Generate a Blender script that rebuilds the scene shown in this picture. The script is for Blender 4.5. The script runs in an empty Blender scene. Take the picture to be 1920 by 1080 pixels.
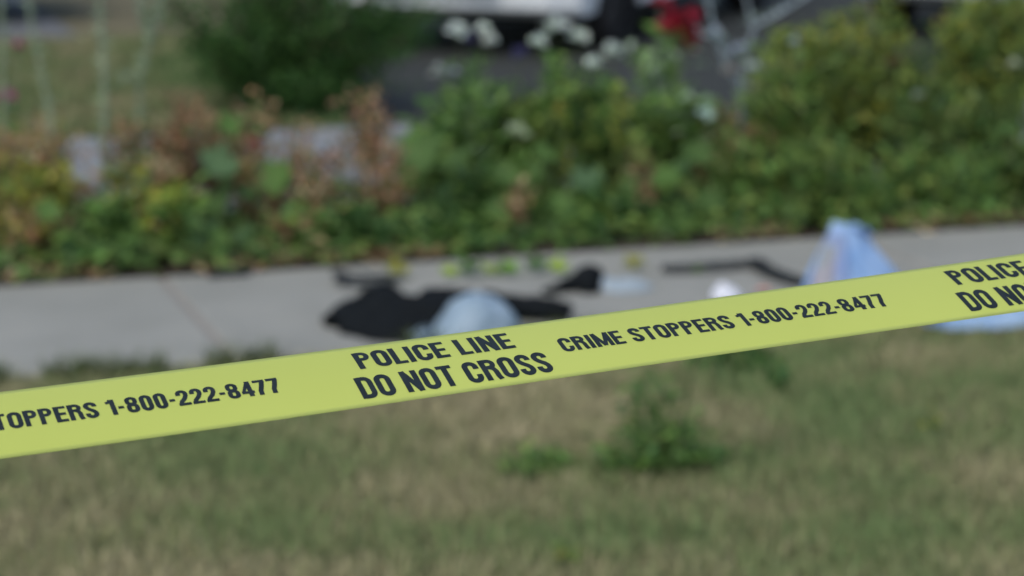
import bpy, bmesh, math, random
import numpy as np
from mathutils import Vector, Matrix, noise

random.seed(7); RS = np.random.RandomState(11)
R = math.radians
scene = bpy.context.scene
COL = scene.collection

# ------------------------------------------------------------------ camera
FPX, CAM_H, HORIZON = 4800.0, 1.75, -446.0       # focal length in photo pixels, eye height, horizon row
PITCH = math.atan((540 - HORIZON) / FPX)
cam_d = bpy.data.cameras.new('camera'); cam = bpy.data.objects.new('camera', cam_d); COL.objects.link(cam)
cam.location = (0, 0, CAM_H); cam.rotation_euler = (math.pi / 2 - PITCH, 0, 0)
cam_d.sensor_width = 36.0; cam_d.lens = 36.0 * FPX / 1920
cam_d.clip_start = 0.05; cam_d.clip_end = 800
cam_d.dof.use_dof = True; cam_d.dof.focus_distance = 1.745; cam_d.dof.aperture_fstop = 6.9
scene.camera = cam

# ------------------------------------------------------------------ sky, sun, exposure
SUN_EL, SUN_AZ = R(52), R(205)
world = bpy.data.worlds.new('World'); scene.world = world; world.use_nodes = True
wn = world.node_tree.nodes; wl = world.node_tree.links
bg = wn['Background']; sky = wn.new('ShaderNodeTexSky'); sky.sky_type = 'NISHITA'; sky.sun_disc = False
sky.sun_elevation = SUN_EL; sky.sun_rotation = SUN_AZ; sky.dust_density = 3.0; sky.air_density = 1.0; sky.ozone_density = 1.0
wl.new(sky.outputs[0], bg.inputs[0]); bg.inputs[1].default_value = 0.15
sun_d = bpy.data.lights.new('sun', 'SUN'); sun = bpy.data.objects.new('sun', sun_d); COL.objects.link(sun)
sun_d.energy = 1.0; sun_d.angle = R(50); sun_d.color = (1.0, 0.95, 0.87)
_sd = Vector((math.sin(SUN_AZ) * math.cos(SUN_EL), math.cos(SUN_AZ) * math.cos(SUN_EL), math.sin(SUN_EL)))
sun.rotation_euler = _sd.to_track_quat('Z', 'Y').to_euler()
scene.view_settings.view_transform = 'Standard'; scene.view_settings.look = 'None'
scene.view_settings.exposure = 0.30; scene.view_settings.gamma = 1.0
scene.view_settings.use_curve_mapping = False
scene.cycles.use_denoising = True
scene.cycles.max_bounces = 6; scene.cycles.transparent_max_bounces = 12

# ------------------------------------------------------------------ pixel -> place
_c, _s = math.cos(PITCH), math.sin(PITCH)
def ray(px, py):
    rx, rz = (px - 960) / FPX, -(py - 540) / FPX
    return Vector((rx, _c + rz * _s, -_s + rz * _c))
def G(px, py, z=0.0):                              # where a pixel's line of sight meets the height z
    d = ray(px, py); t = (z - CAM_H) / d.z
    return Vector((d.x * t, d.y * t, z))
TH = R(17.55)                                      # the pavement runs away to the right at this angle
O = G(960, 478)
U = Vector((math.cos(TH), math.sin(TH), 0)); V = Vector((-math.sin(TH), math.cos(TH), 0))
def UV(u, v, z=0.0):
    p = O + U * u + V * v; return Vector((p.x, p.y, z))
def uv_of(p):
    q = Vector((p.x, p.y, 0)) - Vector((O.x, O.y, 0)); return q.dot(U), q.dot(V)
def P(px, py, v):                                  # a pixel on the upright plane v metres beyond the pavement's far edge
    d = ray(px, py); t = (O.dot(V) + v) / d.dot(V)
    return Vector((d.x * t, d.y * t, CAM_H + d.z * t))
W_SIDE = -uv_of(G(0, 706))[1]                      # pavement width

# ------------------------------------------------------------------ helpers
def tag(o, label=None, cat=None, group=None, kind=None):
    if label: o['label'] = label
    if cat: o['category'] = cat
    if group: o['group'] = group
    if kind: o['kind'] = kind
    return o
def empty(name, loc, label=None, cat=None, group=None, rz=0):
    o = bpy.data.objects.new(name, None); COL.objects.link(o); o.location = loc; o.rotation_euler.z = rz
    o.empty_display_size = 0.1
    return tag(o, label, cat, group)
def link(name, me, mat=None, parent=None, smooth=True):
    if mat and not me.materials: me.materials.append(mat)
    o = bpy.data.objects.new(name, me); COL.objects.link(o)
    if parent is not None: o.parent = parent
    if smooth and len(me.polygons): me.polygons.foreach_set('use_smooth', [True] * len(me.polygons))
    return o
def mesh_np(name, verts, faces, cols=None):
    """verts (n,3), faces (m,k) arrays -> mesh, cols per vertex"""
    me = bpy.data.meshes.new(name)
    verts = np.asarray(verts, np.float32); faces = np.asarray(faces, np.int32)
    me.vertices.add(len(verts)); me.vertices.foreach_set('co', verts.ravel())
    k = faces.shape[1]; m = len(faces)
    me.loops.add(m * k); me.loops.foreach_set('vertex_index', faces.ravel())
    me.polygons.add(m); me.polygons.foreach_set('loop_start', np.arange(0, m * k, k, dtype=np.int32))
    try: me.polygons.foreach_set('loop_total', np.full(m, k, np.int32))
    except Exception: pass
    if cols is not None:
        a = me.color_attributes.new('Col', 'FLOAT_COLOR', 'POINT')
        c4 = np.ones((len(verts), 4), np.float32); c4[:, :3] = cols
        a.data.foreach_set('color', c4.ravel())
    me.update(calc_edges=True); me.validate()
    return me
def mesh_bm(name, bm):
    me = bpy.data.meshes.new(name); bm.normal_update(); bm.to_mesh(me); bm.free(); return me
def box_bm(bm, cx, cy, cz, sx, sy, sz, bev=0.0, rot=None):
    r = bmesh.ops.create_cube(bm, size=1.0)
    vs = r['verts']
    bmesh.ops.scale(bm, vec=(sx, sy, sz), verts=vs)
    if bev:
        es = list({e for v in vs for e in v.link_edges})
        q = bmesh.ops.bevel(bm, geom=es, offset=bev, segments=2, affect='EDGES', profile=0.5)
        vs = list({v for f in q['faces'] for v in f.verts} | {v for v in vs if v.is_valid})
    if rot: bmesh.ops.rotate(bm, cent=(0, 0, 0), matrix=rot, verts=vs)
    bmesh.ops.translate(bm, vec=(cx, cy, cz), verts=vs)
    return vs
def tube(pts, rads, seg=6, cap=True):
    """smooth tube through points -> (verts, quads)"""
    pts = [Vector(p) for p in pts]; n = len(pts); vs = []; fs = []
    up = Vector((0.13, 0.31, 1)).normalized()
    for i, p in enumerate(pts):
        t = (pts[min(i + 1, n - 1)] - pts[max(i - 1, 0)]).normalized()
        a = t.cross(up)
        if a.length < 1e-3: a = t.cross(Vector((1, 0, 0)))
        a.normalize(); b = t.cross(a)
        for k in range(seg):
            an = 2 * math.pi * k / seg
            vs.append(p + (a * math.cos(an) + b * math.sin(an)) * rads[i])
    for i in range(n - 1):
        for k in range(seg):
            k2 = (k + 1) % seg
            fs.append((i * seg + k, i * seg + k2, (i + 1) * seg + k2, (i + 1) * seg + k))
    return np.array(vs), np.array(fs)
class Acc:                                         # collects vertex / quad / colour blocks into one mesh
    def __init__(s): s.v = []; s.f = []; s.c = []; s.n = 0
    def add(s, v, f, col):
        v = np.asarray(v); s.v.append(v); s.f.append(np.asarray(f) + s.n); s.n += len(v)
        c = np.asarray(col, np.float32); s.c.append(np.tile(c, (len(v), 1)) if c.ndim == 1 else c)
    def mesh(s, name): return mesh_np(name, np.concatenate(s.v), np.concatenate(s.f), np.concatenate(s.c))
def vnoise(x, y, seed=0):
    xi = np.floor(x).astype(np.int64); yi = np.floor(y).astype(np.int64); fx = x - xi; fy = y - yi
    fx = fx * fx * (3 - 2 * fx); fy = fy * fy * (3 - 2 * fy)
    def h(a, b):
        n = (a * 374761393 + b * 668265263 + seed * 1442695041) & 0x7fffffff
        n = ((n ^ (n >> 13)) * 1274126177) & 0x7fffffff
        return ((n ^ (n >> 16)) & 0xffff) / 65535.0
    return (h(xi, yi) * (1 - fx) + h(xi + 1, yi) * fx) * (1 - fy) + (h(xi, yi + 1) * (1 - fx) + h(xi + 1, yi + 1) * fx) * fy
def srgb(r, g, b):
    f = lambda c: c / 12.92 if c <= .04045 else ((c + .055) / 1.055) ** 2.4
    return (f(r / 255), f(g / 255), f(b / 255))

# ------------------------------------------------------------------ materials
def new_mat(name):
    m = bpy.data.materials.new(name); m.use_nodes = True
    n = m.node_tree.nodes; return m, n, m.node_tree.links, n['Principled BSDF'], n['Material Output']
def noise_mat(name, stops, scale=8.0, detail=6.0, rough=0.85, bump=0.0, bump_scale=60.0, metallic=0.0, spec=0.3, coat=0.0):
    m, n, l, b, out = new_mat(name)
    tc = n.new('ShaderNodeTexCoord'); nz = n.new('ShaderNodeTexNoise'); nz.inputs['Scale'].default_value = scale
    nz.inputs['Detail'].default_value = detail; nz.inputs['Roughness'].default_value = 0.65
    l.new(tc.outputs['Object'], nz.inputs['Vector'])
    cr = n.new('ShaderNodeValToRGB'); e = cr.color_ramp.elements
    while len(e) < len(stops): e.new(0.5)
    for i, (p, c) in enumerate(stops): e[i].position = p; e[i].color = (*c, 1)
    l.new(nz.outputs['Fac'], cr.inputs[0]); l.new(cr.outputs[0], b.inputs['Base Color'])
    b.inputs['Roughness'].default_value = rough; b.inputs['Metallic'].default_value = metallic
    b.inputs['Specular IOR Level'].default_value = spec; b.inputs['Coat Weight'].default_value = coat
    if bump:
        n2 = n.new('ShaderNodeTexNoise'); n2.inputs['Scale'].default_value = bump_scale; n2.inputs['Detail'].default_value = 5
        l.new(tc.outputs['Object'], n2.inputs['Vector'])
        bp = n.new('ShaderNodeBump'); bp.inputs['Strength'].default_value = bump; bp.inputs['Distance'].default_value = 0.01
        l.new(n2.outputs['Fac'], bp.inputs['Height']); l.new(bp.outputs[0], b.inputs['Normal'])
    return m
def attr_mat(name, rough=0.6, trans=0.3, spec=0.25):
    m, n, l, b, out = new_mat(name)
    a = n.new('ShaderNodeAttribute'); a.attribute_name = 'Col'
    l.new(a.outputs['Color'], b.inputs['Base Color']); b.inputs['Roughness'].default_value = rough
    b.inputs['Specular IOR Level'].default_value = spec
    if trans:
        t = n.new('ShaderNodeBsdfTranslucent'); l.new(a.outputs['Color'], t.inputs['Color'])
        mx = n.new('ShaderNodeMixShader'); mx.inputs[0].default_value = trans
        l.new(b.outputs[0], mx.inputs[1]); l.new(t.outputs[0], mx.inputs[2]); l.new(mx.outputs[0], out.inputs['Surface'])
    return m
def plastic_mat(name, c1, c2, trans=0.35, clear=0.0, rough=0.4):
    m = noise_mat(name, [(0.35, c1), (0.65, c2)], scale=9, rough=rough, spec=0.4)
    n = m.node_tree.nodes; l = m.node_tree.links; b = n['Principled BSDF']; out = n['Material Output']
    t = n.new('ShaderNodeBsdfTranslucent'); t.inputs['Color'].default_value = (*c1, 1)
    mx = n.new('ShaderNodeMixShader'); mx.inputs[0].default_value = trans
    l.new(b.outputs[0], mx.inputs[1]); l.new(t.outputs[0], mx.inputs[2]); last = mx
    if clear:
        tr = n.new('ShaderNodeBsdfTransparent'); m2 = n.new('ShaderNodeMixShader'); m2.inputs[0].default_value = clear
        l.new(last.outputs[0], m2.inputs[1]); l.new(tr.outputs[0], m2.inputs[2]); last = m2
    l.new(last.outputs[0], out.inputs['Surface']); return m

M = {}
M['leaf'] = attr_mat('foliage', 0.6, 0.4)
M['grass'] = attr_mat('grass_blades', 0.75, 0.2, 0.15)
M['petal'] = attr_mat('petals', 0.7, 0.25, 0.15)
M['stem'] = attr_mat('stems', 0.75, 0.0, 0.2)
M['lawn'] = noise_mat('dry_lawn', [(0.3, (.085, .08, .045)), (0.5, (.12, .11, .06)), (0.7, (.16, .14, .085))], 3.0, 8, 0.95, 0.6, 30)
M['concrete'] = noise_mat('concrete', [(0.3, (.220, .230, .208)), (0.55, (.256, .266, .242)), (0.75, (.286, .292, .264))], 2.2, 9, 0.9, 0.25, 140, spec=0.2)
M['joint'] = noise_mat('joint_dirt', [(0.3, (.19, .18, .155)), (0.7, (.27, .255, .23))], 12, 6, 0.95, 0.3, 60)
M['soil'] = noise_mat('bed_soil', [(0.3, (.03, .024, .017)), (0.7, (.075, .06, .042))], 14, 8, 0.95, 0.8, 40)
M['path'] = noise_mat('pale_path', [(0.3, (.175, .192, .205)), (0.7, (.215, .232, .245))], 2.5, 8, 0.9, 0.3, 90)
M['road'] = noise_mat('worn_asphalt', [(0.3, (.095, .105, .115)), (0.7, (.125, .135, .145))], 4, 8, 0.9, 0.3, 90)
M['asphalt'] = noise_mat('asphalt', [(0.3, (.022, .026, .024)), (0.7, (.038, .043, .040))], 5, 9, 0.9, 0.4, 120)
M['cloth'] = noise_mat('black_cloth', [(0.3, (.0045, .006, .007)), (0.7, (.009, .012, .014))], 10, 6, 0.9, 0.2, 300, spec=0.1)
M['cloth_grey'] = noise_mat('dark_grey_webbing', [(0.3, (.012, .015, .016)), (0.7, (.022, .027, .028))], 30, 4, 0.8, 0.2, 400, spec=0.2)
M['white_bag'] = plastic_mat('white_plastic', (.33, .46, .57), (.40, .53, .64), 0.35)
M['blue_bag'] = plastic_mat('blue_plastic', (.30, .51, .82), (.47, .67, .92), 0.35, 0.12)
M['blue_film'] = plastic_mat('blue_grey_film', (.22, .34, .62), (.33, .42, .60), 0.3, 0.1)
M['print'] = plastic_mat('printed_film', (.34, .30, .38), (.30, .36, .38), 0.2, 0.1)
M['clear'] = plastic_mat('clear_wrapper', (.55, .68, .78), (.45, .55, .62), 0.3, 0.3, 0.25)
M['paper'] = plastic_mat('white_paper', (.66, .71, .80), (.72, .76, .84), 0.2)
M['red_scrap'] = noise_mat('red_scrap', [(0.3, (.30, .12, .10)), (0.7, (.40, .22, .18))], 20, 4, 0.7)
M['paint_white'] = noise_mat('white_paint', [(0.3, (.68, .74, .77)), (0.7, (.72, .77, .80))], 1.0, 2, 0.3, coat=0.6, spec=0.5)
M['paint_dark'] = noise_mat('dark_paint', [(0.3, (.010, .013, .02)), (0.7, (.014, .017, .024))], 1.0, 2, 0.3, coat=0.6, spec=0.5)
M['trim'] = noise_mat('black_trim', [(0.3, (.012, .013, .014)), (0.7, (.02, .021, .022))], 20, 3, 0.6)
M['rubber'] = noise_mat('rubber', [(0.3, (.012, .012, .013)), (0.7, (.022, .022, .023))], 15, 4, 0.85)
M['alloy'] = noise_mat('black_steel', [(0.3, (.02, .021, .023)), (0.7, (.035, .036, .038))], 10, 3, 0.5)
M['glass'] = noise_mat('car_glass', [(0.3, (.015, .018, .02)), (0.7, (.02, .024, .026))], 2, 2, 0.08, spec=0.6)
M['lamp'] = noise_mat('lamp_lens', [(0.3, (.55, .57, .6)), (0.7, (.7, .72, .74))], 8, 2, 0.15, spec=0.6)

# ------------------------------------------------------------------ ground, pavement, bed, path, driveway
def sheet(name, corners, z, mat, thick=0.0):
    bm = bmesh.new()
    vs = [bm.verts.new((c.x, c.y, z)) for c in corners]
    f = bm.faces.new(vs)
    if f.normal.z < 0: f.normal_flip()
    o = link(name, mesh_bm(name, bm), mat, smooth=False); return tag(o, kind='structure')
S = 260
sheet('lawn', [Vector((-S, -S, 0)), Vector((S, -S, 0)), Vector((S, S, 0)), Vector((-S, S, 0))], -0.03, M['lawn'])

side = sheet('pavement', [UV(-14, -W_SIDE), UV(14, -W_SIDE), UV(14, 0), UV(-14, 0)], -0.009, M['joint'])
ju = uv_of((G(300, 515) + G(435, 665)) / 2)[0]     # where the one joint in view crosses
SLAB, GAP = 2.62, 0.024
def slab_mesh():
    bm = bmesh.new()
    box_bm(bm, 0, 0, 0, SLAB - GAP, W_SIDE, 0.09, 0.014)
    return mesh_bm('slab', bm)
slab_me = slab_mesh(); slab_me.materials.append(M['concrete'])
slab_rng = random.Random(3)
for k in range(-5, 6):
    s = link('slab', slab_me, None, side, False)
    s.location = UV(ju + (k + 0.5) * SLAB, -W_SIDE / 2, -0.045 + slab_rng.uniform(-.002, .002)); s.rotation_euler.z = TH

BED = 1.30
sheet('soil', [UV(-14, 0.002), UV(14, 0.002), UV(14, BED), UV(-14, BED)], -0.015, M['soil'])
pv1 = uv_of(G(500, 236))[1]
sheet('path', [UV(-14, BED + 0.05), UV(14, BED + 0.05), UV(14, pv1), UV(-14, pv1)], -0.02, M['path'])
rv = uv_of(G(80, 72))[1]; rv2 = rv + 6.0
sheet('road', [UV(-60, rv), UV(-0.38, rv), UV(-0.38, rv2), UV(-60, rv2)], -0.022, M['road'])
_d0, _d1 = uv_of(G(655, 205)), uv_of(G(700, 0))
_ds = (_d1[0] - _d0[0]) / (_d1[1] - _d0[1]); _du = lambda v: _d0[0] + _ds * (v - _d0[1])
sheet('driveway', [UV(_du(pv1 + .05), pv1 + 0.05), UV(40, pv1 + 0.05), UV(40, 16), UV(_du(16), 16)], -0.018, M['asphalt'])

# ------------------------------------------------------------------ police tape
TAPE_W = 0.076
_cr = lambda x, y: np.array([(x - 960) / FPX, (y - 540) / FPX, 1.0])
_A = _cr(0, 735.0); _B = _cr(1920, 475.0); TAU = 0.35
_B = _B * ((1 - TAU * _A[0]) / (1 - TAU * _B[0]))
_t = (_B - _A) / np.linalg.norm(_B - _A); _Mid = (_A + _B) / 2
_xb = 960 + FPX * _Mid[0] / _Mid[2] + 76; _rb = _cr(_xb, 857 - .14271 * _xb)
_w = _rb * ((_Mid @ _t) / (_rb @ _t)) - _Mid
_sc = TAPE_W / np.linalg.norm(_w); _w = _w / np.linalg.norm(_w)
def cam2w(c):                                      # camera x right, y down, z ahead -> world
    return Vector((c[0], c[2] * _c - c[1] * _s, -c[2] * _s - c[1] * _c))
T_MID = cam2w(_Mid * _sc) + Vector((0, 0, CAM_H)); T_DIR = cam2w(_t); T_W = cam2w(_w); T_N = T_W.cross(T_DIR).normalized()
if T_N.z < 0: T_N = -T_N
HALF = 0.3785
def tape_pt(s, v, lift=0.0):
    """s metres along from the middle, v metres down from the upper edge"""
    p = T_MID + T_DIR * s + T_W * v
    k = s / HALF
    sag = 0.0021 * (1 - min(k * k, 40)) * (1 - 0.4 * v / TAPE_W)
    bow = 0.0010 * math.sin(7.0 * s + 1.0) * (v / TAPE_W) + 0.0020 * (1 - (2 * v / TAPE_W - 1) ** 2)
    return p + Vector((0, 0, -sag)) + T_N * (bow + lift)
m, n, l, b, out = new_mat('yellow_tape')
tc = n.new('ShaderNodeTexCoord'); nz = n.new('ShaderNodeTexNoise'); nz.inputs['Scale'].default_value = 6; nz.inputs['Detail'].default_value = 4
l.new(tc.outputs['Object'], nz.inputs['Vector']); cr = n.new('ShaderNodeValToRGB'); e = cr.color_ramp.elements
e[0].position = .3; e[0].color = (.482, .565, .122, 1); e[1].position = .7; e[1].color = (.510, .595, .140, 1)
l.new(nz.outputs['Fac'], cr.inputs[0]); l.new(cr.outputs[0], b.inputs['Base Color'])
b.inputs['Roughness'].default_value = 0.42; b.inputs['Specular IOR Level'].default_value = 0.35
tr = n.new('ShaderNodeBsdfTranslucent'); tr.inputs['Color'].default_value = (.53, .60, .12, 1); mx = n.new('ShaderNodeMixShader'); mx.inputs[0].default_value = .2
l.new(b.outputs[0], mx.inputs[1]); l.new(tr.outputs[0], mx.inputs[2]); l.new(mx.outputs[0], out.inputs['Surface'])
M['tape'] = m
M['ink'] = noise_mat('tape_ink', [(0.3, (.008, .014, .017)), (0.7, (.018, .027, .031))], 90, 5, 0.55, spec=0.2)

tape_root = empty('barrier_tape', tape_pt(0, 0), 'yellow plastic police tape with black lettering stretched across the front', 'tape')
inv = -tape_pt(0, 0)
NS, NV = 420, 16; LEN = 3.2
vs = []; fs = []
for lay in (0.0, -0.00012):
    for i in range(NS + 1):
        s = -LEN + 2 * LEN * i / NS
        for j in range(NV + 1): vs.append(tape_pt(s, TAPE_W * j / NV, lay) + inv)
n1 = (NS + 1) * (NV + 1); ix = lambda a, i, j: a * n1 + i * (NV + 1) + j
for i in range(NS):
    for j in range(NV):
        fs.append((ix(0, i, j), ix(0, i, j + 1), ix(0, i + 1, j + 1), ix(0, i + 1, j)))
        fs.append((ix(1, i, j), ix(1, i + 1, j), ix(1, i + 1, j + 1), ix(1, i, j + 1)))
    for j in (0, NV): fs.append((ix(0, i, j), ix(0, i + 1, j), ix(1, i + 1, j), ix(1, i, j)))
link('strip', mesh_np('strip', vs, fs), M['tape'], tape_root, False)

def text_mesh(body):
    """heavy condensed capitals drawn as strokes; returns points with x in 0..1, y in 0..1 and triangles"""
    def arc(cx, cy, rx, ry, a0, a1, n=10): return [(cx + rx * math.cos(R(a0 + (a1 - a0) * k / n)), cy + ry * math.sin(R(a0 + (a1 - a0) * k / n))) for k in range(n + 1)]
    S, H = .192, .160                                # stem and bar weight
    h, k = S / 2, H / 2
    def ringp(W, y0, y1, ry): # closed rounded path
        rx = W / 2 - h
        return arc(W / 2, y1 - k - ry, rx, ry, 0, 180) + arc(W / 2, y0 + k + ry, rx, ry, 180, 360) + [(W - h, y1 - k - ry)]
    def bar(x0, x1, y): return ([(x0, y), (x1, y)], H)
    def stem(x, y0=0.0, y1=1.0): return ([(x, y0), (x, y1)], S)
    def glyph(c):
        W = .52; st = []
        if c == 'I': return S + .02, [stem(h + .01)]
        if c == 'L': return .43, [stem(h), bar(0, .43, k)]
        if c == 'E': return .46, [stem(h), bar(0, .46, k), bar(0, .43, .5), bar(0, .46, 1 - k)]
        if c == 'T': return .50, [stem(.25), bar(0, .50, 1 - k)]
        if c == 'N': return .56, [stem(h), stem(.56 - h), ([(h * .9, 1), (.56 - h * .9, 0)], S * .95)]
        if c == 'M': return .72, [stem(h * .9), stem(.72 - h * .9), ([(h, 1), (.36, .06)], S * .85), ([(.72 - h, 1), (.36, .06)], S * .85)]
        if c in 'O0': W = .54 if c == 'O' else .48; return W, [(ringp(W, 0, 1, .17), S)]
        if c == 'D': W = .54; return W, [stem(h), ([(h, 1 - k)] + arc(W - h - .17, 1 - k - .19, .17, .19, 90, 0) + arc(W - h - .17, k + .19, .17, .19, 0, -90) + [(h, k)], S * .95)]
        if c == 'C': W = .53; return W, [([(W - h, .63)] + arc(W / 2, 1 - k - .17, W / 2 - h, .17, 0, 180) + arc(W / 2, k + .17, W / 2 - h, .17, 180, 360) + [(W - h, .37)], S)]
        if c == 'S':
            W = .51; rx = W / 2 - h
            return W, [([(W - h, .70)] + arc(W / 2, 1 - k - .155, rx, .155, 0, 180) + [(h + .02, .67), (W * .36, .57), (W * .64, .44), (W - h - .02, .34)] + arc(W / 2, k + .155, rx, .155, 0, -180) + [(h, .31)], S * .98)]
        if c == 'P': W = .51; return W, [stem(h), ([(h, 1 - k)] + arc(W - h - .14, .74 - k * .0, .14, .26 - k, 90, -90) + [(h, .48 + k)], S * .9)]
        if c == 'R': W = .54; return W, [stem(h), ([(h, 1 - k)] + arc(W - h - .16, .76, .15, .24 - k, 90, -90) + [(h, .52 + k)], S * .9), ([(W * .5, .52 + k), (W - h - .06, .52), (W - h - .02, .40), (W - h - .01, .14), (W - h + .03, 0)], S * .95)]
        if c == '1': return .34, [stem(.34 - h), ([(.0, .80), (.10, .82), (.17, .88), (.20, 1)], S * .8)]
        if c == '2': W = .48; return W, [([(h, .66)] + arc(W / 2, 1 - k - .16, W / 2 - h, .16, 180, 0) + [(W - h - .01, .62), (W * .62, .44), (W * .32, .26), (h + .01, .12)], S * .95), bar(0, W, k)]
        if c == '4': W = .50; return W, [stem(W - .06 - h), ([(W - .16, .96), (.06, .27)], S * .7), bar(0, W, .27)]
        if c == '7': W = .46; return W, [bar(0, W, 1 - k), ([(W - h * .9, .90), (W * .62, .58), (W * .40, .28), (W * .36, 0)], S)]
        if c == '8': W = .49; return W, [(ringp(W * .98, .46, 1.0, .13), S * .92), (ringp(W, 0, .56, .13), S * .95)]
        if c == '-': return .26, [bar(.02, .24, .42)]
        return .25, []
    vs = []; fs = []; x = 0.0; lay = 0
    for ch in body:
        W, sts = glyph(ch)
        for pts, w in sts:
            lay = (lay + 1) % 5; p = [Vector(q) for q in pts]; closed = (p[0] - p[-1]).length < 1e-6; n_ = len(p); b0 = len(vs)
            fine = []                                 # straight runs cut so that they follow the tape
            for q in range(n_ - 1):
                m_ = max(1, int((p[q + 1] - p[q]).length / .2))
                fine += [p[q].lerp(p[q + 1], t / m_) for t in range(m_)]
            fine.append(p[-1]); p = fine; n_ = len(p)
            for q in range(n_):
                a_ = p[q - 1] if q else (p[-2] if closed else p[0]); b_ = p[q + 1] if q < n_ - 1 else (p[1] if closed else p[-1])
                t = b_ - a_
                t = t.normalized() if t.length > 1e-9 else Vector((1, 0)); nn = Vector((-t.y, t.x))
                for sg in (1, -1):
                    e_ = p[q] + nn * sg * w / 2; vs.append((x + e_.x, min(1.02, max(-.02, e_.y)), lay))
            for q in range(n_ - 1): fs += [(b0 + 2 * q, b0 + 2 * q + 1, b0 + 2 * q + 3), (b0 + 2 * q, b0 + 2 * q + 3, b0 + 2 * q + 2)]
        x += W + (.065 if ch != ' ' else .03)
    co = np.array(vs, float); tri = np.array(fs); co[:, 0] = (co[:, 0] - co[:, 0].min()) / (co[:, 0].max() - co[:, 0].min())
    return co, tri
LINES = [('POLICE LINE', -0.1460, -0.0354, 0.0104, 0.0330),
         ('DO NOT CROSS', -0.1545, -0.0205, 0.0431, 0.0680),
         ('CRIME STOPPERS 1-800-222-8477', -0.0060, 0.2425, 0.0290, 0.0474)]
PERIOD = 0.4505
for body, s0, s1, v0, v1 in LINES:
    co, tri = text_mesh(body)
    for k in range(-6, 6):
        off = k * PERIOD + (.005 if k == -1 and len(body) > 20 else 0)      # the print drifts a little along the roll
        if abs((s0 + s1) / 2 + off) > LEN - 0.2: continue
        vs = [tape_pt(s0 + off + (s1 - s0) * c[0], v1 + (v0 - v1) * c[1], 0.00018 + c[2] * 2e-5) + inv for c in co]
        o = link('lettering', mesh_np('lettering', vs, tri), M['ink'], tape_root, False)
        o['label'] = 'black printed words ' + body.lower()

# ------------------------------------------------------------------ grass
def blades(name, pts, hmin, hmax, wid, cols, lean=0.5, z0=-0.03):
    n = len(pts); an = RS.uniform(0, 2 * np.pi, n); h = RS.uniform(hmin, hmax, n); le = RS.uniform(0.1, lean, n) * h
    la = RS.uniform(0, 2 * np.pi, n); w = wid * RS.uniform(.6, 1.2, n)
    dx, dy = np.cos(an) * w / 2, np.sin(an) * w / 2; lx, ly = np.cos(la) * le, np.sin(la) * le
    v = np.zeros((n, 5, 3), np.float32)
    v[:, 0, 0] = pts[:, 0] - dx; v[:, 0, 1] = pts[:, 1] - dy
    v[:, 1, 0] = pts[:, 0] + dx; v[:, 1, 1] = pts[:, 1] + dy
    v[:, 2, 0] = pts[:, 0] - dx * .8 + lx * .4; v[:, 2, 1] = pts[:, 1] - dy * .8 + ly * .4
    v[:, 3, 0] = pts[:, 0] + dx * .8 + lx * .4; v[:, 3, 1] = pts[:, 1] + dy * .8 + ly * .4
    v[:, 4, 0] = pts[:, 0] + lx; v[:, 4, 1] = pts[:, 1] + ly
    v[:, 0:2, 2] = z0; v[:, 2:4, 2] = (z0 + h * .6)[:, None]; v[:, 4, 2] = z0 + h * .95
    b0 = (np.arange(n) * 5)[:, None]
    f = np.concatenate([b0 + np.array([[0, 1, 3]]), b0 + np.array([[0, 3, 2]]), b0 + np.array([[2, 3, 4]])])
    me = mesh_np(name, v.reshape(-1, 3), f, np.repeat(cols, 5, axis=0))
    return me
STRAW = np.array([.255, .232, .145]); DRY = np.array([.185, .182, .100]); GREEN = np.array([.125, .155, .068]); LUSH = np.array([.088, .140, .055])
def grass_cols(x, y, bias=0.0):
    a = vnoise(x / .30, y / .30, 1) * .45 + vnoise(x / .11, y / .11, 2) * .25 + vnoise(x / .9, y / .9, 3) * .45 + RS.normal(0, .13, len(x)) + bias
    a = np.clip((a - .20) / .78, 0, 1)[:, None]
    c = np.where(a < .35, LUSH + (GREEN - LUSH) * a / .35, np.where(a < .65, GREEN + (DRY - GREEN) * (a - .35) / .3, DRY + (STRAW - DRY) * (a - .65) / .35))
    return c * 1.75 * RS.uniform(.75, 1.2, (len(x), 1))
n = 215000
x = RS.uniform(-3.3, 3.3, n); y = RS.uniform(4.4, 9.4, n)
vv = (x - O.x) * V.x + (y - O.y) * V.y
k = (vv < -W_SIDE - 0.004) & ~((np.abs(x) > 2.2) & (RS.rand(n) < .5))
x, y, vv = x[k], y[k], vv[k]
gp = np.stack([x, y], 1)
lush = np.exp(-(((x + 0.72) / .30) ** 2 + ((y - 6.35) / .55) ** 2)) * .45       # greener spot in the turf on the left
o = link('grass', blades('grass', gp, .03, .065, .0055, grass_cols(x, y, .04 - lush), 0.9), M['grass'])
tag(o, 'short patchy dry and green lawn grass in the foreground', 'grass', kind='stuff')
n = 90000
x = RS.uniform(-5.5, 0.0, n); y = RS.uniform(11.0, 17.8, n)
uu = (x - O.x) * U.x + (y - O.y) * U.y; vv = (x - O.x) * V.x + (y - O.y) * V.y
k = (vv > pv1 + .02) & (vv < rv - .02) & (uu < _d0[0] + _ds * (vv - _d0[1]))
o = link('grass', blades('grass_far', np.stack([x[k], y[k]], 1), .04, .08, .010, grass_cols(x[k], y[k], -.12) * .8, .7), M['grass'])
tag(o, 'strip of green grass beyond the pale path on the left', 'grass', kind='stuff')
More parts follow.
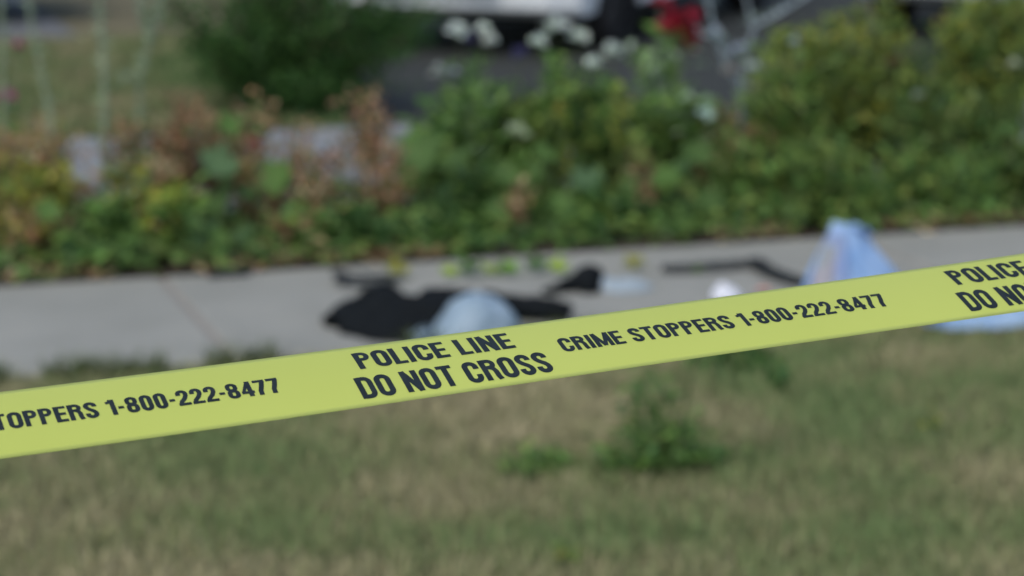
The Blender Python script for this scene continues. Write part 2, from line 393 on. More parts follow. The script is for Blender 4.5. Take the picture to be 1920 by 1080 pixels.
# longer grass hanging over the near edge of the pavement
n = 6200
uu = RS.uniform(-2.6, 3.4, n); amp = vnoise(uu / .16, uu * 0, 9)
uu = uu[amp > .22]; vv = -W_SIDE + RS.uniform(-.07, .005, len(uu))
x = O.x + U.x * uu + V.x * vv; y = O.y + U.y * uu + V.y * vv
o = link('grass', blades('grass_edge', np.stack([x, y], 1), .045, .11, .006, (GREEN * .6 + LUSH * .35) * RS.uniform(.7, 1.2, (len(x), 1)), 1.0), M['grass'])
tag(o, 'longer green grass fringing the near edge of the pavement', 'grass', kind='stuff')

# ------------------------------------------------------------------ plants
def leaf_block(pos, dirs, L, Wd, cols, fold=0.25, droop=0.25):
    """many pointed leaves: 6 vertices, 4 triangles each"""
    n = len(pos); d = dirs / np.linalg.norm(dirs, axis=1, keepdims=True)
    up = np.tile(np.array([[0, 0, 1.0]]), (n, 1)) + RS.normal(0, .45, (n, 3))
    s = np.cross(d, up); s /= np.linalg.norm(s, axis=1, keepdims=True) + 1e-9
    nn = np.cross(s, d); L = np.asarray(L).reshape(-1, 1) * np.ones((n, 1)); Wd = np.asarray(Wd).reshape(-1, 1) * np.ones((n, 1))
    v = np.zeros((n, 6, 3))
    v[:, 0] = pos
    v[:, 1] = pos + d * L * .4 + s * Wd * .5 + nn * Wd * fold
    v[:, 2] = pos + d * L * .4 - s * Wd * .5 + nn * Wd * fold
    v[:, 3] = pos + d * L * .45
    v[:, 4] = pos + d * L * .97 - np.array([0, 0, 1]) * L * droop
    v[:, 5] = pos + d * L * .8 + s * Wd * .22 + nn * Wd * fold * .5 - np.array([0, 0, 1]) * L * droop * .5
    b0 = (np.arange(n) * 6)[:, None]
    f = np.concatenate([b0 + np.array([q]) for q in ([0, 3, 1], [0, 2, 3], [3, 4, 5], [3, 5, 1], [2, 4, 3])])
    return v.reshape(-1, 3), f, np.repeat(cols, 6, axis=0)
def pick(pal, n, jit=.22):
    pal = np.array(pal) * np.array([1.80, 1.95, 1.72]); c = pal[RS.randint(0, len(pal), n)]
    return c * RS.uniform(1 - jit, 1 + jit, (n, 1)) * RS.uniform(.93, 1.07, (n, 3))
PAL = {
 'olive': [(.105, .140, .038), (.085, .125, .036), (.122, .150, .040), (.075, .110, .038), (.095, .118, .048)],
 'green': [(.088, .155, .042), (.108, .180, .052), (.070, .125, .038), (.13, .185, .048)],
 'deep':  [(.030, .070, .020), (.040, .085, .022), (.022, .050, .017)],
 'weed':  [(.055, .105, .035), (.070, .125, .038), (.040, .080, .032), (.085, .13, .05)],
 'rust':  [(.20, .100, .060), (.22, .130, .078), (.150, .080, .055), (.22, .155, .095), (.15, .12, .06), (.20, .11, .08)],
 'tan':   [(.24, .19, .12), (.28, .22, .15), (.19, .13, .085)],
 'yellow': [(.20, .20, .035), (.17, .19, .04), (.24, .21, .06)],
 'pale':  [(.16, .20, .145), (.18, .215, .165), (.14, .18, .12)],
 'silver': [(.20, .25, .28), (.23, .27, .30), (.16, .21, .20)],
}
def stems(root, base, tips, r0, col, name='stem', bend=0.12):
    a = Acc()
    for t in tips:
        b0 = Vector(base) + Vector((random.uniform(-.03, .03), random.uniform(-.02, .02), 0)); t = Vector(t)
        mid = b0.lerp(t, .5) + Vector((random.uniform(-1, 1), random.uniform(-1, 1), 0)) * (t - b0).length * bend * .5
        pts = [b0 * (1 - q) ** 2 + mid * 2 * q * (1 - q) + t * q * q for q in (0, .25, .5, .75, 1)]
        v, f = tube([p - root.location for p in pts], [r0, r0 * .9, r0 * .8, r0 * .65, r0 * .4], 5)
        a.add(v, f, np.array(col) * random.uniform(.8, 1.15))
    return link(name, a.mesh(name), M['stem'], root)
def leafy(root, base, tips, n, L, Wd, pal, spread, lo=.12, name='foliage', upness=.5, droop=.25, jit=.22, mat='leaf'):
    """leaves set along the stems and spread round them"""
    b0 = np.array(base); tp = np.array([list(t) for t in tips]); k = RS.randint(0, len(tp), n)
    q = lo + (1 - lo) * RS.beta(1.5, 1.1, n)
    core = b0 + (tp[k] - b0) * q[:, None] + np.stack([RS.normal(0, spread, n), RS.normal(0, spread, n), RS.normal(0, spread * .45, n)], 1)
    core[:, 2] = np.maximum(core[:, 2], 0.01)
    an = RS.uniform(0, 2 * np.pi, n)
    d = np.stack([np.cos(an), np.sin(an), RS.normal(upness, .45, n)], 1)
    sz = RS.uniform(.65, 1.25, n)
    v, f, c = leaf_block(core, d, L * sz, Wd * sz, pick(pal, n, jit), droop=droop)
    return link(name, mesh_np(name, v - np.array(root.location), f, c), M[mat], root)
def petal_head(r, pal, n=26, flat=.75):
    """a rounded head of small petals"""
    th = RS.uniform(0, 2 * np.pi, n); z = RS.uniform(-.35, 1, n); rr = np.sqrt(np.clip(1 - z * z, .05, 1))
    d = np.stack([np.cos(th) * rr, np.sin(th) * rr, z * flat + .15], 1)
    v, f, c = leaf_block(d * r * .25, d, np.full(n, r * .95), np.full(n, r * .75), pick(pal, n, .1), .1, .05)
    return mesh_np('flower', v, f, c)
WHITE = [(.36, .375, .40), (.40, .41, .43), (.33, .34, .345)]
RED = [(.21, .014, .032), (.17, .011, .022), (.25, .035, .065)]
MAGENTA = [(.22, .03, .13), (.18, .025, .10)]
PURPLE = [(.04, .04, .10), (.05, .045, .115), (.06, .06, .12)]
PINKISH = [(.25, .20, .22), (.28, .22, .23)]
def flower(root, pos, r, pal, n=26, flat=.75, stretch=1.0):
    o = link('flower', petal_head(r, pal, n, flat), M['petal'], root)
    o.location = Vector(pos) - root.location; o.scale.z = stretch; o.rotation_euler = (random.uniform(-.3, .3), random.uniform(-.3, .3), random.uniform(0, 6)); return o

def ground_of(px, v): 
    q = P(px, 400, v); return Vector((q.x, q.y, -0.015))
GARD = 'plants in the flower bed'

# -- big round-leaved plants, every leaf a part of its own
def round_leaf_mesh(seed, col):
    rng = random.Random(seed); nseg = 15; vs = [(0, 0, 0.0)]; cs = [np.array(col) * 1.1]
    for ring, rr in ((1, .5), (2, 1.0)):
        for k in range(nseg):
            a = 2 * math.pi * (k + .5) / nseg; r = rr
            if ring == 2: r *= .95 + .20 * math.sin(a * 5 + seed) + rng.uniform(-.08, .08) - (.28 if k in (nseg - 1, 0) else 0)
            z = .16 * rr * rr + (.16 * math.sin(a * 5 + seed + 1) if ring == 2 else 0)
            vs.append((r * math.cos(a), r * math.sin(a), z)); cs.append(np.array(col) * rng.uniform(.85, 1.1))
    tris = []
    for k in range(nseg):
        k2 = (k + 1) % nseg
        tris.append((0, 1 + k, 1 + k2)); tris.append((1 + k, 1 + nseg + k, 1 + nseg + k2)); tris.append((1 + k, 1 + nseg + k2, 1 + k2))
    me = mesh_np('round_leaf', vs, tris, np.array(cs)); me.materials.append(M['leaf'])
    me.polygons.foreach_set('use_smooth', [True] * len(me.polygons)); return me
LEAF_COL = dict(bright=(.095, .19, .045), blue=(.095, .18, .08), mid=(.08, .155, .042), yellow=(.14, .18, .045), dark=(.05, .11, .035), rust=(.15, .085, .05))
LEAF_ME = {k: [round_leaf_mesh(i * 7 + j, c) for j in range(3)] for i, (k, c) in enumerate(LEAF_COL.items())}
def round_plant(px, v, label, leaves, extra=8, pal=('mid', 'bright', 'dark'), spread=70, ytop=330, ybot=470):
    base = ground_of(px, v); root = empty('round_leaved_plant', base, label, 'plant', GARD)
    tips = []; rng = random.Random(px)
    specs = list(leaves)
    for _ in range(extra):
        specs.append((px + rng.gauss(0, spread * .55), rng.uniform(ytop, ybot), rng.uniform(20, 34), rng.choice(pal)))
    for (lx, ly, lr, kind) in specs:
        vv = v + rng.uniform(-.12, .12); q = P(lx, ly, vv); r = lr * .86 * q.y / FPX
        if q.z < .03: q.z = .03
        o = link('leaf', rng.choice(LEAF_ME[kind]), None, root, False)
        o.location = q - base; o.scale = (r, r, r)
        o.rotation_euler = (R(rng.uniform(25, 62)), R(rng.uniform(-22, 22)), R(rng.uniform(-45, 45)))    # blades tip towards the light and the pavement
        tips.append(q)
    stems(root, base, tips, .0035, (.10, .14, .05), 'stalk')
    return root

# -- taller leafy plants, with flower heads where the photo shows them
def leafy_plant(name, cat, px, ytop, v, label, pal, n=420, L=.055, Wd=.026, width=60, ntip=7, flowers=(), stemcol=(.09, .12, .045), spread=.035, lo=.12, droop=.25, upness=.5, r0=.0035, ylow=None, group=GARD, mat='leaf'):
    base = ground_of(px, v); root = empty(name, base, label, cat, group)
    rng = random.Random(int(px * 3 + ytop)); tips = []
    for i in range(ntip):
        tips.append(P(px + rng.uniform(-width, width), ytop + rng.uniform(0, 70 if ylow is None else ylow), v + rng.uniform(-.12, .12)))
    tips[0] = P(px, ytop, v)
    ft = []
    for fl in flowers:
        q = P(fl[0], fl[1], v + rng.uniform(-.06, .06)); ft.append(q)
        flower(root, q, fl[2] * q.y / FPX, fl[3], n=fl[4] if len(fl) > 4 else 26, stretch=fl[5] if len(fl) > 5 else 1.0)
    stems(root, base, tips + ft, r0, stemcol)
    leafy(root, base, tips, int(n * 1.25), L * 1.4, Wd * 1.2, PAL[pal] if isinstance(pal, str) else pal, spread * 1.1, lo, droop=droop, upness=upness + .5)
    return root
mixp = lambda *a: sum((PAL[k] for k in a), [])

# low ground cover that hides the soil
n = 11500
uu = RS.uniform(-5.2, 6.0, n); vv = RS.uniform(-.03, BED - .1, n); hh = RS.uniform(0.01, .13, n) * np.clip(.55 + vv, .5, 1) * (.6 + .8 * vnoise(uu / .25, vv / .25, 5))
x = O.x + U.x * uu + V.x * vv; y = O.y + U.y * uu + V.y * vv
an = RS.uniform(0, 2 * np.pi, n); d = np.stack([np.cos(an), np.sin(an), RS.normal(.45, .4, n)], 1); sz = RS.uniform(.6, 1.3, n)
cc = pick(mixp('green', 'weed', 'olive', 'weed'), n)
v_, f_, c_ = leaf_block(np.stack([x, y, hh], 1), d, .06 * sz, .034 * sz, cc)
tag(link('ground_cover', mesh_np('ground_cover', v_, f_, c_), M['leaf']), 'low mixed green leaves covering the soil of the flower bed', 'ground cover', kind='stuff')
n = 1500                                           # dry leaves along the bed's front edge
uu = RS.uniform(-5.2, 6.0, n); vv = RS.uniform(-.05, .16, n); k = vnoise(uu / .22, vv * 0, 14) > .45
uu, vv = uu[k], vv[k]; n = len(uu)
x = O.x + U.x * uu + V.x * vv; y = O.y + U.y * uu + V.y * vv; an = RS.uniform(0, 2 * np.pi, n)
d = np.stack([np.cos(an), np.sin(an), RS.normal(.1, .2, n)], 1)
v_, f_, c_ = leaf_block(np.stack([x, y, RS.uniform(.008, .04, n)], 1), d, .045, .024, pick(mixp('tan', 'rust', 'tan'), n), droop=.05)
tag(link('leaf_litter', mesh_np('leaf_litter', v_, f_, c_), M['leaf']), 'dry tan leaf litter along the edge of the flower bed', 'leaf litter', kind='stuff')

# rusty, going-to-seed plants on the left
for px, yt, v, w, lab, nn in [
    (15, 245, .55, 50, 'rusty brown seeding plant at the far left end of the flower bed', 300),
    (85, 225, .60, 40, 'tan and rust seeding plant left of the gap showing the pale path', 300),
    (245, 225, .62, 45, 'rust red seeding plant just right of the tall pale stalk', 300),
    (330, 180, .70, 55, 'tallest rusty seeding plant left of the big round green leaves', 420),
    (300, 300, .40, 50, 'short tan seeding plant in front of the tallest rusty plant', 260),
    (465, 200, .75, 50, 'rusty brown seeding plant under the dark evergreen bush', 320),
    (560, 225, .65, 40, 'sparse rusty seeding plant in front of the pale path', 120),
    (575, 330, .42, 55, 'short pinkish brown seeding plant below the sparse rusty plant', 260),
    (685, 165, .70, 34, 'tall rust orange seed head right of the dark evergreen bush', 190),
    (725, 285, .50, 36, 'short brown seeding plant left of the leafy green clump', 170),
    (390, 230, .85, 40, 'tan seed heads right above the big bluish green leaf', 280),
    (630, 265, .80, 45, 'thin brown seed heads in front of the path left of the orange seed head', 70),
    (150, 350, .50, 45, 'low tan withered plant under the gap showing the path', 200),
    (40, 370, .30, 55, 'low brown withered plant at the left end of the bed edge', 240),
    (1345, 200, .75, 30, 'brown withered plant just left of the silvery stalks', 220),
    (1400, 235, .60, 40, 'dull brown withered plant below the silvery stalks', 240)]:
    leafy_plant('seeding_plant', 'plant', px, yt, v, lab, mixp('rust', 'tan', 'yellow') if px in (85, 15, 40) else mixp('rust', 'rust', 'rust', 'tan', 'weed'), int(nn * 1.6), .034, .018, w, 10, stemcol=(.14, .10, .065), spread=.036, lo=.42, ylow=120, upness=.9)

# yellowing and light green small plants between them
for px, yt, v, w, lab, pal, nn in [
    (35, 330, .35, 55, 'yellow green leafy plant at the left edge of the bed', ('yellow', 'olive'), 260),
    (100, 300, .45, 22, 'thin yellow leaved plant left of the gap showing the path', ('yellow', 'yellow'), 90),
    (245, 300, .45, 18, 'slim pale yellow stemmed plant right of the gap showing the path', ('yellow', 'pale'), 120),
    (180, 385, .30, 70, 'low green leafy plant below the gap showing the path', ('green', 'weed'), 420),
    (320, 360, .30, 34, 'bright green leafy plant left of the big round leaves', ('green', 'yellow'), 220),
    (590, 400, .28, 60, 'green and brown leafy plant below the sparse rusty plant', ('weed', 'rust', 'green'), 420),
    (670, 400, .22, 55, 'low dark green plant at the bed edge above the short strap', ('weed', 'deep'), 320)]:
    leafy_plant('leafy_plant', 'plant', px, yt, v, lab, mixp(*pal), nn, .055, .028, w, 7)

round_plant(415, .42, 'round leaved plant with big bluish green leaf beside the rusty plants',
            [(415, 305, 48, 'blue'), (520, 332, 46, 'bright'), (430, 235, 30, 'bright'), (400, 385, 36, 'mid'), (505, 400, 26, 'rust')], 5, spread=80, ytop=340, ybot=440)
round_plant(380, .18, 'low round leaved plant with one broad pale green leaf at the pavement edge',
            [(385, 447, 46, 'blue'), (320, 420, 34, 'mid'), (300, 395, 30, 'bright'), (460, 440, 30, 'dark')], 4, spread=70, ytop=400, ybot=480)
round_plant(210, .20, 'low round leaved plant at the pavement edge, left side of the bed',
            [(130, 470, 34, 'dark'), (230, 480, 32, 'mid'), (275, 490, 28, 'mid'), (90, 395, 32, 'bright')], 5, spread=80, ytop=400, ybot=490)
round_plant(815, .38, 'round leaved plant with large light leaves at the left of the green clump',
            [(800, 285, 48, 'mid'), (770, 330, 34, 'bright'), (860, 300, 44, 'mid'), (780, 260, 30, 'bright')], 8, spread=90, ytop=300, ybot=440)
round_plant(1010, .36, 'round leaved plant with a pale leaf in the middle of the bed',
            [(1022, 290, 36, 'bright'), (1105, 340, 46, 'blue'), (950, 330, 36, 'mid'), (935, 400, 36, 'bright'), (1010, 430, 34, 'mid')], 8, spread=90, ytop=300, ybot=450)
round_plant(1275, .34, 'round leaved plant with lime leaves left of the olive shrubs',
            [(1255, 330, 44, 'bright'), (1310, 290, 40, 'mid'), (1200, 290, 32, 'yellow'), (1190, 350, 34, 'mid'), (1330, 380, 36, 'mid')], 8, spread=80, ytop=300, ybot=430)

# green clump in the middle
for px, yt, v, w, lab, pal, nn in [
    (880, 170, .80, 55, 'tall leafy green plant left of the white flowers', ('green', 'weed'), 520),
    (1000, 190, .85, 60, 'dense leafy green plant below the white flowers', ('green', 'olive'), 560),
    (1100, 160, .80, 55, 'tall leafy green plant below the right white flowers', ('green', 'olive', 'weed'), 560),
    (1215, 200, .75, 50, 'leafy green plant under the red flower', ('green', 'weed', 'olive'), 520),
    (950, 230, 1.05, 70, 'leafy green plant at the back of the bed between the white flowers', ('green', 'weed'), 480),
    (1170, 240, 1.05, 70, 'leafy green plant at the back of the bed left of the red flower', ('green', 'olive'), 480),
    (1310, 200, 1.0, 60, 'mixed green plant at the back left of the silvery stalks', ('weed', 'green', 'pale'), 480),
    (1275, 175, .80, 45, 'pale green leafy plant right beneath the red flower', ('weed', 'pale', 'green'), 420),
    (1400, 190, 1.05, 50, 'dull green plant at the back of the bed behind the silvery stalks', ('weed', 'olive'), 420),
    (835, 200, 1.0, 45, 'dark green plant at the back of the bed below the lilac flower', ('weed', 'deep', 'green'), 320),
    (800, 255, .85, 45, 'leafy green plant at the left end of the central clump', ('green', 'weed'), 300),
    (920, 330, .45, 70, 'mid green leafy plant in the front of the central clump', ('green', 'deep', 'weed'), 520),
    (1130, 380, .28, 80, 'low dark leafed plant at the bed edge below the central clump', ('deep', 'weed', 'green'), 480),
    (840, 410, .22, 70, 'low green leafed plant at the bed edge behind the black jacket', ('weed', 'deep', 'green'), 420)]:
    leafy_plant('leafy_plant', 'plant', px, yt, v, lab, mixp(*pal), nn, .06, .028, w, 8)

# thin upright shoots over the centre and right of the bed
for px, yt, v, lab, pal in [
    (900, 150, .70, 'thin upright pale green shoot left of the cream flower', ('pale', 'green')),
    (1060, 140, .70, 'thin upright light green shoot between the white flowers', ('green', 'yellow')),
    (1165, 165, .65, 'thin upright olive shoot left of the red flowered plant', ('olive', 'yellow')),
    (1205, 290, .35, 'tan dried stem standing in front of the central clump', ('tan', 'rust')),
    (975, 350, .25, 'brown dried stem at the front of the central clump', ('rust', 'tan')),
    (1450, 70, .70, 'light olive shoot just right of the silvery stalks', ('olive', 'yellow')),
    (1530, 45, .70, 'yellow green shoot left of the upright shoots', ('yellow', 'olive')),
    (1700, 60, .75, 'light green shoot in the dark gap between the olive shrubs', ('green', 'yellow')),
    (1800, 20, .70, 'light olive shoot left of the tallest olive shrub', ('olive', 'yellow'))]:
    leafy_plant('upright_shoot', 'plant', px, yt, v, lab, mixp(*pal), 90, .042, .015, 16, 3, spread=.016, lo=.25, upness=1.0, ylow=60)
# flowering plants
leafy_plant('white_flower_plant', 'plant', 890, 110, .9, 'leftmost white flowered plant, its heads in front of the car bumper', mixp('green', 'weed'), 170, .05, .018, 45, 5,
    [(857, 60, 21, WHITE), (905, 58, 15, WHITE), (920, 78, 15, WHITE)], spread=.02, lo=.3)
leafy_plant('white_flower_plant', 'plant', 1045, 105, .9, 'white flowered plant with three bright heads under the car bumper', mixp('green', 'weed'), 200, .05, .018, 50, 5,
    [(1043, 56, 26, WHITE), (1008, 82, 17, WHITE), (1086, 75, 21, WHITE)], spread=.02, lo=.3)
leafy_plant('white_flower_plant', 'plant', 1135, 140, .9, 'white flowered plant with two heads in front of the car wheel', mixp('green', 'weed'), 170, .05, .018, 40, 5,
    [(1148, 100, 21, WHITE), (1112, 120, 15, WHITE)], spread=.02, lo=.3)
leafy_plant('white_flower_plant', 'plant', 970, 285, .6, 'low plant with one pale cream flower head in the central clump', mixp('green'), 120, .05, .02, 40, 4,
    [(972, 250, 22, [(.26, .29, .22), (.29, .31, .25)])], spread=.025)
leafy_plant('purple_flower_plant', 'plant', 960, 160, 1.0, 'slim plant with dark purple flower spikes between the white flowers', mixp('green', 'weed'), 120, .045, .014, 60, 4,
    [(975, 108, 15, PURPLE, 30, 2.0), (880, 75, 12, PURPLE, 26, 1.4)], spread=.02, lo=.3)
leafy_plant('lilac_flower_plant', 'plant', 830, 165, 1.05, 'small plant with a greyish lilac flower head right of the dark bush', mixp('weed', 'deep'), 110, .045, .016, 40, 4,
    [(822, 138, 20, [(.26, .27, .27), (.24, .24, .27)]), (848, 140, 16, [(.20, .19, .32), (.24, .22, .34)])], spread=.02, lo=.3)
leafy_plant('red_flower_plant', 'plant', 1240, 60, .95, 'tall plant with ruffled crimson flower heads near the top edge', mixp('pale', 'green'), 200, .06, .026, 40, 5,
    [(1272, 62, 42, RED, 50), (1238, 10, 22, RED), (1290, 32, 26, RED), (1285, 92, 22, RED)], stemcol=(.16, .21, .15), spread=.025, lo=.15, r0=.006)
leafy_plant('magenta_flower_plant', 'plant', 20, 215, .8, 'plant with small magenta flowers at the left edge of the picture', mixp('green', 'weed'), 110, .05, .018, 30, 4,
    [(8, 185, 22, MAGENTA), (34, 88, 13, MAGENTA)], spread=.02, lo=.3, stemcol=(.16, .20, .13))
leafy_plant('crimson_flower_plant', 'plant', 480, 300, .5, 'low plant with small crimson flowers among the rusty stems', mixp('rust', 'green'), 120, .045, .02, 40, 5,
    [(475, 272, 15, [(.20, .03, .06), (.16, .03, .05)]), (490, 372, 13, MAGENTA), (215, 410, 14, [(.09, .035, .045)])], spread=.025)

# pale stalks
def stalk(name, label, lines, v, r, col, buds=(), pal='pale', nleaf=40, cat='plant'):
    b = lines[0][0]; base = ground_of(b[0], v); root = empty(name, base, label, cat, GARD)
    a = Acc()
    for i, ln in enumerate(lines):
        pts = [P(px, py, v) for px, py in ln]
        if i == 0: pts = [base] + pts
        rr = [r * (1 - .35 * q / max(1, len(pts) - 1)) for q in range(len(pts))]
        vv_, ff_ = tube([p - base for p in pts], rr, 7); a.add(vv_, ff_, np.array(col) * random.uniform(.9, 1.1))
    link('stem', a.mesh('stem'), M['stem'], root)
    for (px, py, rp, pl) in buds:
        q = P(px, py, v - .02); flower(root, q, rp * q.y / FPX, pl, 18)
    if nleaf:                                       # feathery leaves all along the stems
        ps = []
        for ln in lines:
            for (a0, b0), (a1, b1) in zip(ln[:-1], ln[1:]):
                for _ in range(max(2, int(nleaf * math.hypot(a1 - a0, b1 - b0) / 100))):
                    t = random.random(); q = P(a0 + (a1 - a0) * t, b0 + (b1 - b0) * t, v); ps.append((q.x + random.gauss(0, r * .8), q.y + random.gauss(0, r * .8), q.z))
        ps = np.array(ps); an = RS.uniform(0, 6.28, len(ps)); d = np.stack([np.cos(an), np.sin(an), RS.normal(.8, .4, len(ps))], 1)
        v_, f_, c_ = leaf_block(ps, d, .05 * RS.uniform(.5, 1.3, len(ps)), .012, pick(PAL[pal], len(ps)))
        link('foliage', mesh_np('foliage', v_ - np.array(base), f_, c_), M['leaf'], root)
    return root
PALE = (.27, .325, .24)
stalk('tall_stalk', 'tall pale green stalk rising beside the gap over the path', [[(196, 420), (192, 300), (196, 180), (190, 60), (186, 0), (184, -60)]], .55, .009, PALE, nleaf=34)
stalk('tall_stalk', 'leaning pale stalk near the left edge of the picture', [[(110, 420), (92, 200), (74, 120), (58, 40), (50, -30)]], .55, .007, (.215, .265, .195), nleaf=26)
stalk('tall_stalk', 'pale stalk with drooping leaves left of the dark evergreen bush', [[(300, 420), (262, 260), (262, 150), (285, 60), (300, -20)], [(262, 150), (240, 140), (228, 160)], [(285, 70), (262, 30), (258, -10)]], .60, .006, (.215, .265, .205), nleaf=36)
stalk('tall_stalk', 'thin pale stalk at the far left edge of the picture', [[(8, 420), (6, 200), (2, 60), (0, -30)]], .55, .007, (.20, .25, .18), nleaf=26)
SILV = (.25, .30, .34)
stalk('silver_stalks', 'pale silvery branching stalks right of the red flower', [
    [(1395, 430), (1390, 250), (1388, 150), (1402, 90), (1412, 50), (1400, 0), (1394, -40)], [(1412, 50), (1455, 28), (1500, 0), (1540, -25)],
    [(1388, 160), (1362, 130), (1340, 60), (1326, 0), (1320, -40)], [(1370, 110), (1335, 65), (1315, 62)]], .70, .008, SILV,
    [(1340, 66, 17, [(.27, .30, .37), (.30, .32, .39)]), (1385, 92, 14, [(.23, .25, .33)]), (1412, 128, 14, [(.29, .31, .36)]), (1392, 158, 14, [(.29, .31, .42)]), (1420, 166, 14, PINKISH), (1368, 135, 14, PINKISH),
     (1490, 78, 13, [(.36, .40, .46)]), (1322, 216, 17, [(.36, .44, .46)]), (1290, 185, 14, [(.26, .32, .27)])], 'silver', 16)

# olive shrubs on the right
def shrub(px, ytop, v, w, label, pal, n, L=.045, Wd=.017, sprigs=(), name='leafy_shrub', ylow=170):
    base = ground_of(px, v); root = empty(name, base, label, 'shrub', 'shrubs in the flower bed'); rng = random.Random(int(px))
    tips = [P(px + rng.uniform(-w, w), ytop + rng.uniform(0, ylow), v + rng.uniform(-.2, .2)) for _ in range(22)]
    sp = [P(a, b, v) for a, b in sprigs]
    stems(root, base, tips + sp, .004, (.09, .08, .045), bend=.3)
    leafy(root, base, tips, int(n * 1.25), L * 1.6, Wd * 1.35, mixp(*pal), .050, .18, upness=1.2)
    for q in sp: leafy(root, base, [q], 130, L * 1.3, Wd * 1.2, mixp('olive', 'yellow'), .018, .6, 'sprig', upness=1.0)
    return root
shrub(1480, 75, .60, 75, 'olive green shrub just right of the silvery stalks', ('olive', 'olive', 'green'), 1500, sprigs=[(1470, 60), (1520, 70)])
shrub(1610, 35, .75, 80, 'olive shrub with upright yellow green shoots before the dark wheel', ('olive', 'olive', 'yellow'), 1700, sprigs=[(1612, 20), (1570, 30), (1665, -15), (1680, 40)])
shrub(1745, 95, .65, 75, 'olive shrub with a low top showing the dark gap under the car', ('olive', 'olive', 'weed'), 1600, sprigs=[(1790, 40)])
shrub(1870, -15, .80, 90, 'tallest olive shrub at the right edge of the picture', ('olive', 'olive', 'yellow', 'weed'), 2000, sprigs=[(1850, -20), (1905, -10), (1815, 10), (1880, 20)])
shrub(1400, 255, .50, 60, 'short olive shrub in front of the silvery stalks', ('olive', 'weed', 'green'), 900, ylow=120)
shrub(1560, 270, .30, 100, 'low olive shrub spreading behind the upright blue bag', ('olive', 'weed', 'green'), 1300, ylow=130)
shrub(1760, 260, .32, 100, 'low green shrub at the bed edge right of the upright blue bag', ('weed', 'olive', 'green'), 1300, ylow=130)
shrub(1930, 250, .40, 80, 'low dull green shrub filling the bed at the right edge', ('weed', 'olive', 'deep'), 1000, ylow=130)
leafy_plant('bud_plant', 'plant', 1690, 170, .45, 'slender plant with a round dark brown seed head among the olive shrubs', mixp('olive', 'weed'), 90, .045, .016, 40, 4,
    [(1676, 118, 15, [(.055, .035, .02), (.07, .04, .025)]), (1550, 300, 12, [(.20, .11, .05)])], spread=.02)
leafy_plant('white_flower_plant', 'plant', 1885, 160, .55, 'plant with one small whitish flower near the right edge', mixp('olive', 'weed'), 90, .045, .016, 30, 4, [(1902, 122, 13, [(.36, .36, .32)]), (1725, 180, 13, [(.22, .26, .24)])], spread=.02)

# dark evergreen bush behind the path
bb = G(535, 205); bb.z = -0.03
bush = empty('evergreen_bush', bb, 'dark green evergreen bush behind the pale path on the left', 'bush')
bush_tips = [bb + Vector((.70 * math.cos(a) * q, .55 * math.sin(a) * q, z)) for a, q, z in
             [(random.uniform(0, 6.28), random.uniform(.2, 1.0) * (1.15 if .25 < zz < .9 else .75), zz) for zz in [random.uniform(.12, 1.15) for _ in range(60)]]]
stems(bush, bb, bush_tips, .012, (.05, .04, .025), 'branch', .25)
leafy(bush, bb, bush_tips, 14000, .055, .018, PAL['deep'], .085, .30, upness=.1, droop=.35)

# weeds in the lawn
def weed(px, py, label, tips_px, n, L, Wd, spread, pal='weed', name='lawn_weed', cat='weed'):
    base = G(px, py, -0.03); root = empty(name, base, label, cat, 'weeds in the lawn')
    vb = uv_of(base)[1]
    tips = [P(a, b, vb + c) for a, b, c in tips_px]
    stems(root, base, tips, .003, (.06, .09, .035), bend=.3)
    leafy(root, base, tips, n, L, Wd, PAL[pal] if isinstance(pal, str) else mixp(*pal), spread, .10, upness=.6); return root
weed(1240, 895, 'tall bushy weed growing in the lawn below the tape',
     [(1200, 715, 0), (1230, 735, .05), (1165, 790, 0), (1130, 850, -.03), (1270, 745, 0), (1330, 800, .03), (1350, 850, 0), (1180, 760, .05), (1290, 790, -.05), (1240, 820, -.06), (1300, 850, -.06), (1190, 850, -.05), (1365, 880, 0), (1110, 880, 0), (1215, 690, 0)], 620, .050, .016, .026, ('weed', 'weed', 'green'))
_b = G(1262, 893, -0.03); _root = empty('lawn_weed', _b, 'arching weed shoot with drooping leaves hanging just under the tape', 'weed', 'weeds in the lawn')
_vb = uv_of(_b)[1]; _pts = [_b] + [P(a, b_, _vb) for a, b_ in ((1285, 760), (1300, 690), (1335, 650), (1390, 640), (1440, 655), (1470, 690))]
_v, _f = tube([p - _b for p in _pts], [.004, .0036, .0032, .003, .0026, .002, .0014], 5); _a = Acc(); _a.add(_v, _f, (.06, .09, .035)); link('stem', _a.mesh('stem'), M['stem'], _root)
_ps = []
for a, b_, k in ((1320, 665, 16), (1355, 650, 22), (1395, 650, 26), (1430, 660, 26), (1460, 690, 24), (1385, 675, 10), (1470, 710, 8)):
    q = P(a, b_, _vb)
    for _ in range(k): _ps.append((q.x + random.gauss(0, .014), q.y + random.gauss(0, .02), q.z + random.gauss(0, .008)))
_ps = np.array(_ps); _an = RS.uniform(0, 6.28, len(_ps)); _d = np.stack([np.cos(_an), np.sin(_an), RS.normal(-.9, .5, len(_ps))], 1)
v_, f_, c_ = leaf_block(_ps, _d, .048, .015, pick(mixp('weed', 'deep'), len(_ps)))
link('foliage', mesh_np('foliage', v_ - np.array(_b), f_, c_), M['leaf'], _root)
weed(1010, 900, 'low spreading weed patch left of the tall bushy weed', [(940, 860, 0), (970, 835, .05), (1010, 840, 0), (1050, 850, .03), (1080, 870, 0), (960, 890, -.05), (1050, 890, -.05)], 230, .04, .010, .016, ('weed', 'green'))
weed(1750, 830, 'small yellow green sprig in the lawn on the right', [(1745, 770, 0), (1760, 785, 0), (1735, 790, 0)], 40, .03, .008, .010, ('yellow', 'weed'))
